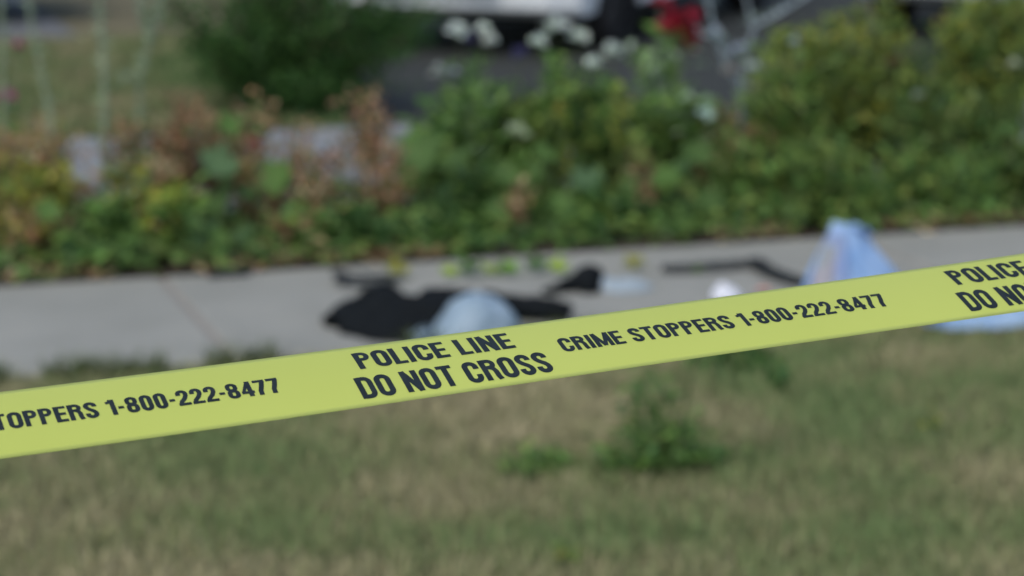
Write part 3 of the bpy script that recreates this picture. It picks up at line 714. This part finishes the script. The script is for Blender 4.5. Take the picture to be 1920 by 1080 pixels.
weed(1062, 1075, 'small yellow green sprig at the bottom edge of the lawn', [(1058, 1005, 0), (1068, 1025, 0), (1085, 1040, 0)], 40, .03, .008, .010, ('yellow', 'green'))
weed(945, 530, 'small upright green sprig on the pavement among the fallen leaves', [(937, 478, 0), (952, 500, 0), (965, 505, 0), (930, 505, 0)], 34, .035, .012, .008, ('deep', 'green'), 'pavement_sprig')

# ------------------------------------------------------------------ things on the pavement
ZP = 0.0                                          # pavement top
def crumple(name, root, mat, fn, nu=56, nv=40, closed=True, amp=.012, scale=14, seed=0, thick=0.0):
    """surface fn(a in 0..1 round, b in 0..1 up) with ridged creases"""
    vs = []; fs = []
    cnt = nu if closed else nu + 1
    for j in range(nv + 1):
        for i in range(cnt):
            p = Vector(fn(i / nu, j / nv)); q = p * scale + Vector((seed * 7.3, seed * 3.1, 0))
            r = 1 - abs(noise.noise(q)) * 2; r2 = 1 - abs(noise.noise(q * 2.3)) * 2
            dv = Vector((p.x, p.y, max(p.z, .02) * 1.3)); dv = dv.normalized() if dv.length > 1e-6 else Vector((0, 0, 1))
            p = p + dv * amp * (r * .7 + r2 * .4)
            if p.z < 0.003: p.z = 0.003 
            vs.append(p)
    for j in range(nv):
        for i in range(nu):
            i2 = (i + 1) % cnt if closed else i + 1
            fs.append((j * cnt + i, j * cnt + i2, (j + 1) * cnt + i2, (j + 1) * cnt + i))
    o = link(name, mesh_np(name, vs, fs), mat, root)
    if thick:
        md = o.modifiers.new('thick', 'SOLIDIFY'); md.thickness = thick; md.offset = 0
    return o
def px_m(px, py): return G(px, py).y / FPX / math.cos(PITCH) * 1.0      # metres per pixel at that spot, roughly

# white bag
wb = G(880, 640); s_ = px_m(880, 640)
bagw = empty('plastic_bag', wb, 'white plastic bag lying crumpled against the black jacket', 'bag')
def f_white(a, b):
    an = 2 * math.pi * a; rad = math.cos(b * math.pi / 2) ** .62
    lob = 1 + .10 * math.sin(an * 2 + .8) + .06 * math.sin(an * 3)
    x = .145 * math.cos(an) * rad * lob; y = .125 * math.sin(an) * rad * lob
    z = .124 * math.sin(b * math.pi / 2) * (1 - .28 * max(0, -x / .155)) + .02 * math.exp(-((x - .03) / .05) ** 2)
    if x < -.045: z *= max(.45, 1 - (-x - .045) * 9.0)
    return (x - .004, y, z)
crumple('body', bagw, M['white_bag'], f_white, 96, 56, amp=.013, scale=10, seed=3)
def ribbon(name, root, mat, pts, w, thick=.0015, twist=0.0, nrm=None):
    pts = [Vector(p) for p in pts]; vs = []; fs = []
    for i, p in enumerate(pts):
        t = (pts[min(i + 1, len(pts) - 1)] - pts[max(i - 1, 0)]).normalized(); sd = t.cross(nrm or Vector((0, 0, 1)))
        if sd.length < 1e-4: sd = Vector((0, 1, 0))
        sd.normalize(); sd = Matrix.Rotation(twist * i / max(1, len(pts) - 1), 3, t) @ sd
        vs += [p + sd * w / 2, p - sd * w / 2]
    for i in range(len(pts) - 1): fs.append((2 * i, 2 * i + 1, 2 * i + 3, 2 * i + 2))
    o = link(name, mesh_np(name, vs, fs), mat, root)
    md = o.modifiers.new('thick', 'SOLIDIFY'); md.thickness = thick; md.offset = 0; return o
ribbon('handle', bagw, M['white_bag'], [(-.12, -.02, .05), (-.15, -.05, .055), (-.175, -.06, .03), (-.17, -.03, .008), (-.14, 0, .006)], .03, .001, 1.2)
ribbon('handle', bagw, M['white_bag'], [(-.12, -.05, .05), (-.14, -.09, .045), (-.16, -.11, .015), (-.13, -.12, .006), (-.10, -.10, .006)], .03, .001, .9)

# black jacket: body heap and two sleeves
jb = G(800, 612); jk = empty('jacket', jb, 'crumpled black jacket lying on the pavement behind the white bag', 'jacket')
jm = px_m(800, 612)
def heap_fn(wx, wy, hz, bumps, p=.7):
    def f(a, b):
        an = 2 * math.pi * a; rad = math.cos(b * math.pi / 2) ** p
        x = wx * math.cos(an) * rad; y = wy * math.sin(an) * rad
        z = hz * math.sin(b * math.pi / 2)
        for cx, cy, sx, hh in bumps: z += hh * math.sin(b * math.pi / 2) * math.exp(-((x - cx) / sx) ** 2 - ((y - cy) / sx) ** 2)
        return (x, y, z)
    return f
def rot2(p, a): return (p[0] * math.cos(a) - p[1] * math.sin(a), p[0] * math.sin(a) + p[1] * math.cos(a), p[2])
jf = heap_fn(.27, .23, .050, [(-.13, .05, .08, .045), (.04, .08, .10, .035), (.16, .02, .09, .035), (-.02, -.05, .08, .02)])
crumple('body', jk, M['cloth'], lambda a, b: rot2(jf(a, b), TH), 120, 64, amp=.026, scale=9, seed=1)
def sleeve(root, name, pts, rads, mat, seed, seg=18, fl=.6):
    pts = [Vector(p) for p in pts]
    # resample with a smooth curve
    res = []; rr = []; n_ = len(pts)
    for i in range(n_ - 1):
        p0, p1, p2, p3 = pts[max(i - 1, 0)], pts[i], pts[i + 1], pts[min(i + 2, n_ - 1)]
        for k in range(8):
            t = k / 8; res.append(.5 * ((2 * p1) + (p2 - p0) * t + (2 * p0 - 5 * p1 + 4 * p2 - p3) * t * t + (-p0 + 3 * p1 - 3 * p2 + p3) * t ** 3)); rr.append(rads[i] * (1 - t) + rads[i + 1] * t)
    res.append(pts[-1]); rr.append(rads[-1])
    v, f = tube(res, rr, seg); v2 = []
    for i, p in enumerate(v):
        c = res[i // seg]; d = Vector(p) - c; q = Vector(p) * 15 + Vector((seed, 0, 0))
        k = 1 + .30 * (1 - abs(noise.noise(q)) * 2) + .16 * noise.noise(q * 2.2); d = d * k; d.z *= fl
        pp = c + d; pp.z = max(pp.z, .003); v2.append(pp)
    o = link(name, mesh_np(name, v2, f), mat, root)
    md = o.modifiers.new('thick', 'SOLIDIFY'); md.thickness = .003; md.offset = 0; return o
L_ = lambda px, py, z=.03: Vector((*(G(px, py) - jb).xy, z))
sleeve(jk, 'sleeve', [L_(730, 590, .05), L_(690, 598, .045), L_(655, 606, .03), L_(624, 616, .018)], [.07, .062, .05, .034], M['cloth'], 2)
sleeve(jk, 'sleeve', [L_(900, 596, .045), L_(970, 597, .04), L_(1025, 598, .035), L_(1068, 600, .022)], [.06, .05, .048, .036], M['cloth'], 5)
sleeve(jk, 'collar', [L_(745, 590, .05), L_(715, 588, .062), L_(690, 596, .04)], [.035, .036, .025], M['cloth'], 8)

# small black cloth on the right of it
cb = G(1080, 552); ck = empty('crumpled_cloth', cb, 'small black crumpled cloth bundle left of the clear wrapper', 'cloth')
K_ = lambda px, py, z: Vector((*(G(px, py) - cb).xy, z))
sleeve(ck, 'fold', [K_(1022, 552, .008), K_(1050, 548, .016), K_(1080, 545, .026), K_(1105, 543, .040), K_(1122, 543, .026)], [.012, .020, .032, .046, .030], M['cloth'], 11, fl=.8)
crumple('bundle', ck, M['cloth'], lambda a, b: tuple(Vector(heap_fn(.042, .05, .055, [])(a, b)) + Vector((*(G(1103, 547) - cb).xy, 0))), 48, 26, amp=.014, scale=18, seed=4)

# straps
def strap(label, pxs, w, zs, lump=()):
    base = G(*pxs[0]); o = empty('strap', base, label, 'strap', 'dark straps on the pavement')
    pts = [G(a, b, z_) - base for (a, b), z_ in zip(pxs, zs)]; res = []
    for i in range(len(pts) - 1):
        p0, p1, p2, p3 = pts[max(i - 1, 0)], pts[i], pts[i + 1], pts[min(i + 2, len(pts) - 1)]
        for k in range(6):
            t = k / 6; res.append(.5 * ((2 * p1) + (p2 - p0) * t + (2 * p0 - 5 * p1 + 4 * p2 - p3) * t * t + (-p0 + 3 * p1 - 3 * p2 + p3) * t ** 3) + Vector((0, 0, .004 * abs(math.sin(i * 2.1 + k)))))
    res.append(pts[-1])
    ribbon('webbing', o, M['cloth_grey'], res, w, .006)
    bm = bmesh.new(); box_bm(bm, 0, 0, 0, .05, w * 1.25, .016, .004)
    bk = link('buckle', mesh_bm('buckle', bm), M['trim'], o, False); bk.location = res[lump or 1] + Vector((0, 0, .008)); bk.rotation_euler.z = TH
    return o
strap('short dark strap lying flat at the left of the fallen leaves', [(632, 524), (670, 522), (705, 521), (742, 519)], .085, [.020, .026, .024, .016], 2)
strap('long dark strap curving along the pavement towards the upright blue bag', [(1240, 503), (1290, 501), (1350, 497), (1410, 494), (1440, 506), (1470, 517), (1510, 530)], .070, [.012, .016, .018, .014, .018, .022, .014], 20)
tw = G(393, 521); 
o = empty('twig', tw, 'flat dark twig on the left part of the pavement by the bed', 'twig')
sleeve(o, 'bark', [Vector((*(G(a, b_) - tw).xy, z_)) for a, b_, z_ in ((393, 522, .012), (415, 519, .016), (440, 518, .014), (470, 516, .010))], [.010, .016, .015, .008], M['cloth_grey'], 21, 8, .8)

# fallen leaves
def maple(seed, cols):
    rng = random.Random(seed); vs = [(0, 0, .012)]; n_ = 20
    for k in range(n_):
        a = 2 * math.pi * k / n_; r = 1.0 if k % 4 == 0 else (.62 if k % 2 == 0 else .74)
        r *= rng.uniform(.9, 1.1); vs.append((r * math.cos(a), r * math.sin(a), .05 + .28 * rng.random() * r))
    tr_ = [(0, 1 + k, 1 + (k + 1) % n_) for k in range(n_)]
    me = mesh_np('blade', [(a, b, c * 1.6) for a, b, c in vs], tr_, np.array(cols) * RS.uniform(.8, 1.2, (n_ + 1, 1))); me.materials.append(M['leaf']); return me
YG, YL, DG, MG = (.30, .44, .05), (.26, .27, .05), (.05, .13, .02), (.17, .36, .045)
for i, (px, py, r, c, lab) in enumerate([
    (742, 521, 30, YL, 'yellow fallen leaf at the right end of the short strap'),
    (843, 519, 20, YG, 'light green fallen leaf left of the dark leaf behind the white bag'),
    (882, 519, 30, DG, 'dark green fallen leaf behind the peak of the white bag'),
    (955, 515, 24, MG, 'bright green fallen leaf beside the upright sprig'),
    (918, 514, 18, YG, 'small lime fallen leaf just left of the upright sprig'),
    (1004, 512, 28, DG, 'dark green fallen leaf right of the upright sprig'),
    (1046, 512, 24, YG, 'lime fallen leaf left of the black cloth bundle top'),
    (1190, 504, 26, YL, 'yellow fallen leaf above the clear wrapper'),
    (1305, 512, 12, MG, 'tiny green fallen leaf below the long dark strap'),
    (937, 481, 16, (.03, .035, .025), 'dark withered leaf at the far edge of the pavement')]):
    q = G(px, py); rt = empty('fallen_leaf', q + Vector((0, 0, .002)), lab, 'leaf', 'fallen leaves on the pavement')
    s = r * q.y / FPX; bl = link('blade', maple(i, c), None, rt, True); bl.scale = (s, s, s * 1.3); bl.rotation_euler = (R(random.uniform(18, 32)), R(random.uniform(-8, 8)), R(random.uniform(-40, 40))); bl.location.z = s * .38
    v, f = tube([(0, 0, .012), (s * .6, -s * .5, .02), (s * 1.1, -s * .9, .006)], [.0016, .0014, .001], 5); _a = Acc(); _a.add(v, f, np.array(c) * .8); link('stalk', _a.mesh('stalk'), M['stem'], rt)

# clear wrapper, white paper, red scrap
cw = G(1165, 541); rt = empty('wrapper', cw, 'pale translucent plastic wrapper right of the black cloth bundle', 'wrapper')
wf = heap_fn(.105, .075, .016, [(-.07, .0, .035, .040), (.03, .01, .05, .014)]); crumple('film', rt, M['clear'], lambda a, b: rot2(wf(a, b), TH * .6), 60, 26, amp=.008, scale=22, seed=9)
wp = G(1362, 562); rt = empty('paper', wp, 'crumpled bright white paper partly hidden by the tape', 'paper')
wf2 = heap_fn(.046, .045, .034, [(-.012, 0, .025, .018)]); crumple('sheet', rt, M['paper'], wf2, 44, 22, amp=.010, scale=28, seed=12)
rs_ = G(1432, 547); rt = empty('scrap', rs_, 'small reddish scrap on the pavement below the long strap', 'scrap')
crumple('sheet', rt, M['red_scrap'], heap_fn(.022, .022, .014, []), 24, 12, amp=.005, scale=40, seed=14)

# upright blue bag: wide slumped foot, narrow gathered top
ub = G(1598, 562); ubg = empty('plastic_bag', ub, 'light blue plastic bag standing upright on the pavement', 'bag')
def f_blue(a, b):
    an = 2 * math.pi * a; t = b
    wx = .168 * (1 - t) ** 1.25 + .050 * t + .012 * math.sin(t * 3.1); wy = .11 * (1 - t) ** 1.1 + .022 * t
    fold = 1 + .12 * math.sin(an * 3 + 1.0) + .07 * math.sin(an * 7 + t * 3)
    return (wx * math.cos(an) * fold - .022 * t, wy * math.sin(an) * fold + .02 * t, .238 * t ** .92 + .018 * t * math.cos(an + 2.6))
crumple('body', ubg, M['blue_bag'], f_blue, 84, 40, amp=.009, scale=13, seed=6, thick=.001)
def f_side(a, b):                                   # duller see-through gusset on the left
    aa = .50 + .235 * a; p = Vector(f_blue(aa, .06 + .80 * b)); c = Vector((0, 0, p.z)); d = p - c
    return tuple(c + d * 1.06)
crumple('gusset', ubg, M['blue_film'], f_side, 24, 24, False, .009, 13, 6, .001)
def f_print(a, b):
    aa = .565 + .12 * a; p = Vector(f_blue(aa, .12 + .58 * b)); c = Vector((0, 0, p.z)); d = p - c
    return tuple(c + d * 1.09)
crumple('print', ubg, M['print'], f_print, 16, 20, False, .009, 13, 6, .0006)
ribbon('handle', ubg, M['blue_bag'], [(-.02, .02, .228), (-.025, .015, .246), (.0, .0, .254), (.025, 0, .244), (.035, .02, .225)], .03, .001, .6)
ribbon('handle', ubg, M['blue_bag'], [(.02, .01, .228), (.035, -.01, .244), (.05, -.015, .235), (.055, 0, .215)], .03, .001, .5)

# blue sheet of plastic at the right, half on the grass
bs = G(1860, 606); bsr = empty('plastic_bag', bs, 'flattened blue plastic bag on the lawn edge at the right', 'bag')
bf = heap_fn(.20, .085, .030, [(.08, .0, .07, .03), (-.08, .02, .05, .015)]); crumple('body', bsr, M['blue_bag'], lambda a, b: rot2(bf(a, b), TH), 80, 30, amp=.012, scale=14, seed=17)
ribbon('handle', bsr, M['blue_bag'], [(-.17, -.07, .03), (-.20, -.10, .02), (-.22, -.09, .012), (-.21, -.05, .012)], .03, .001, .5)

# ------------------------------------------------------------------ parked cars
def car(label, loc, rz, paint):
    """local x points to the front"""
    root = empty('parked_car', loc, label, 'car', 'cars parked behind the garden', rz)
    # side outline with wheel arches
    def arch(cx, r=.37, z0=.26, n_=10):
        a0 = math.asin((z0 - .33) / r) if abs(z0 - .33) < r else 0
        return [(cx + r * math.cos(a0 + (math.pi - 2 * a0) * k / n_), .33 + r * math.sin(a0 + (math.pi - 2 * a0) * k / n_)) for k in range(n_ + 1)]
    fa, ra = 1.36, -1.34
    low = [(2.22, .30), (2.10, .25)] + arch(fa)[0:] + arch(ra) + [(-2.12, .27), (-2.24, .34)]
    up = [(-2.28, .55), (-2.25, .85), (-2.10, .98), (-1.2, .96), (0, .94), (1.0, .92), (1.7, .84), (2.12, .72), (2.27, .55)]
    prof = low + up
    ys = [(-.90, .90, .93), (-.87, .97, .985), (-.72, 1, 1), (0, 1.0, 1.0), (.72, 1, 1), (.87, .97, .985), (.90, .90, .93)]
    bm = bmesh.new(); rows = []
    for yy, sx, sz in ys:
        row = []
        for (x_, z_) in prof:
            k = max(0, (abs(x_) - 1.75) / .5); xx = x_ - math.copysign(k * .30 * (abs(yy) / .9) ** 4, x_)
            zz = z_ if z_ < .5 else .5 + (z_ - .5) * sz
            yo = yy
            if abs(abs(yy) - .9) < .001: yo = math.copysign(.90 if .35 < z_ < .8 else .875, yy)
            row.append(bm.verts.new((xx, yo, zz)))
        rows.append(row)
    for i in range(len(rows) - 1):
        for k in range(len(prof)):
            k2 = (k + 1) % len(prof); bm.faces.new((rows[i][k], rows[i][k2], rows[i + 1][k2], rows[i + 1][k]))
    bm.faces.new(rows[0]); bm.faces.new(rows[-1][::-1])
    bmesh.ops.recalc_face_normals(bm, faces=bm.faces[:])
    bmesh.ops.triangulate(bm, faces=[f for f in bm.faces if len(f.verts) > 4])
    link('body', mesh_bm('body', bm), paint, root, False)
    # cabin
    bm = bmesh.new(); lay = [(.90, -1.95, 1.10, .82), (1.15, -1.70, .72, .76), (1.40, -1.25, .20, .66), (1.47, -.95, -.10, .60)]; rr = []
    for z_, x0, x1, hw in lay: rr.append([bm.verts.new(p) for p in ((x0, -hw, z_), (x1, -hw, z_), (x1, hw, z_), (x0, hw, z_))])
    for i in range(3):
        for k in range(4): bm.faces.new((rr[i][k], rr[i][(k + 1) % 4], rr[i + 1][(k + 1) % 4], rr[i + 1][k]))
    bm.faces.new(rr[-1]); link('cabin', mesh_bm('cabin', bm), paint, root, False)
    def pane(pts):
        bm = bmesh.new(); bm.faces.new([bm.verts.new(p) for p in pts]); o_ = link('window', mesh_bm('window', bm), M['glass'], root, False)
        md = o_.modifiers.new('t', 'SOLIDIFY'); md.thickness = .012; md.offset = 0
    for sg in (-1, 1):
        for xa, xb, xc, xd in ((-.10, .72, .22, -.08), (-1.05, -.16, -.14, -.92)):
            pane([(xa, sg * .80, .97), (xb, sg * .80, .97), (xc, sg * .675, 1.37), (xd, sg * .675, 1.37)])
    pane([(1.02, -.72, .97), (1.02, .72, .97), (.26, .60, 1.38), (.26, -.60, 1.38)]); pane([(-1.90, -.72, .97), (-1.90, .72, .97), (-1.30, .60, 1.38), (-1.30, -.60, 1.38)])
    for cx in (fa, ra):
        for sg in (-1, 1):
            bm = bmesh.new(); pr = [(.20, -.09), (.30, -.10), (.325, -.07), (.33, 0), (.325, .07), (.30, .10), (.20, .09)]; ns = 28; g = []
            for k in range(ns):
                a = 2 * math.pi * k / ns; g.append([bm.verts.new((q * math.cos(a), w_, q * math.sin(a))) for q, w_ in pr])
            for k in range(ns):
                for j in range(len(pr) - 1): bm.faces.new((g[k][j], g[k][j + 1], g[(k + 1) % ns][j + 1], g[(k + 1) % ns][j]))
            wh = link('wheel', mesh_bm('tyre', bm), M['rubber'], root); wh.location = (cx, sg * .79, .33)
            bm = bmesh.new(); bmesh.ops.create_cone(bm, cap_ends=True, segments=24, radius1=.20, radius2=.20, depth=.12, matrix=Matrix.Rotation(math.pi / 2, 4, 'X'))
            for k in range(5):
                a = 2 * math.pi * k / 5; box_bm(bm, .11 * math.cos(a), sg * .065, .11 * math.sin(a), .17, .02, .045, .006, Matrix.Rotation(-a, 3, 'Y'))
            rim = link('rim', mesh_bm('rim', bm), M['alloy'], wh, False)
    for sg in (-1, 1):
        bm = bmesh.new(); box_bm(bm, 0, 0, 0, .10, .34, .13, .03, Matrix.Rotation(-sg * .35, 3, 'Z')); h_ = link('headlight', mesh_bm('headlight', bm), M['lamp'], root); h_.location = (2.10, sg * .62, .68)
        bm = bmesh.new(); box_bm(bm, 0, 0, 0, .12, .16, .12, .04); h_ = link('mirror', mesh_bm('mirror', bm), paint, root); h_.location = (.72, sg * .93, .98)
    bm = bmesh.new(); box_bm(bm, 0, 0, 0, .06, .85, .12, .02); h_ = link('grille', mesh_bm('grille', bm), M['trim'], root); h_.location = (2.26, 0, .47)
    bm = bmesh.new(); box_bm(bm, 0, 0, 0, 3.9, 1.5, .12, .02); h_ = link('underbody', mesh_bm('underbody', bm), M['trim'], root); h_.location = (0, 0, .26)
    return root
_wyaw = R(66)
def nose_out(px, py): return G(px, py, -.018) + Vector((math.cos(_wyaw), math.sin(_wyaw), 0)) * 1.36 + Vector((-math.sin(_wyaw), math.cos(_wyaw), 0)) * .90
car('white car parked nose out behind the white flowers, its bumper at the top edge', nose_out(1165, 92), _wyaw + math.pi, M['paint_white'])
car('white car at the top right corner behind the olive shrubs', nose_out(2150, 70), _wyaw + math.pi, M['paint_white'])
du, dv = uv_of(G(60, 40))
car('dark car at the top left corner beyond the grass strip', UV(du - 1.9, dv + .90, -.022), TH, M['paint_dark'])
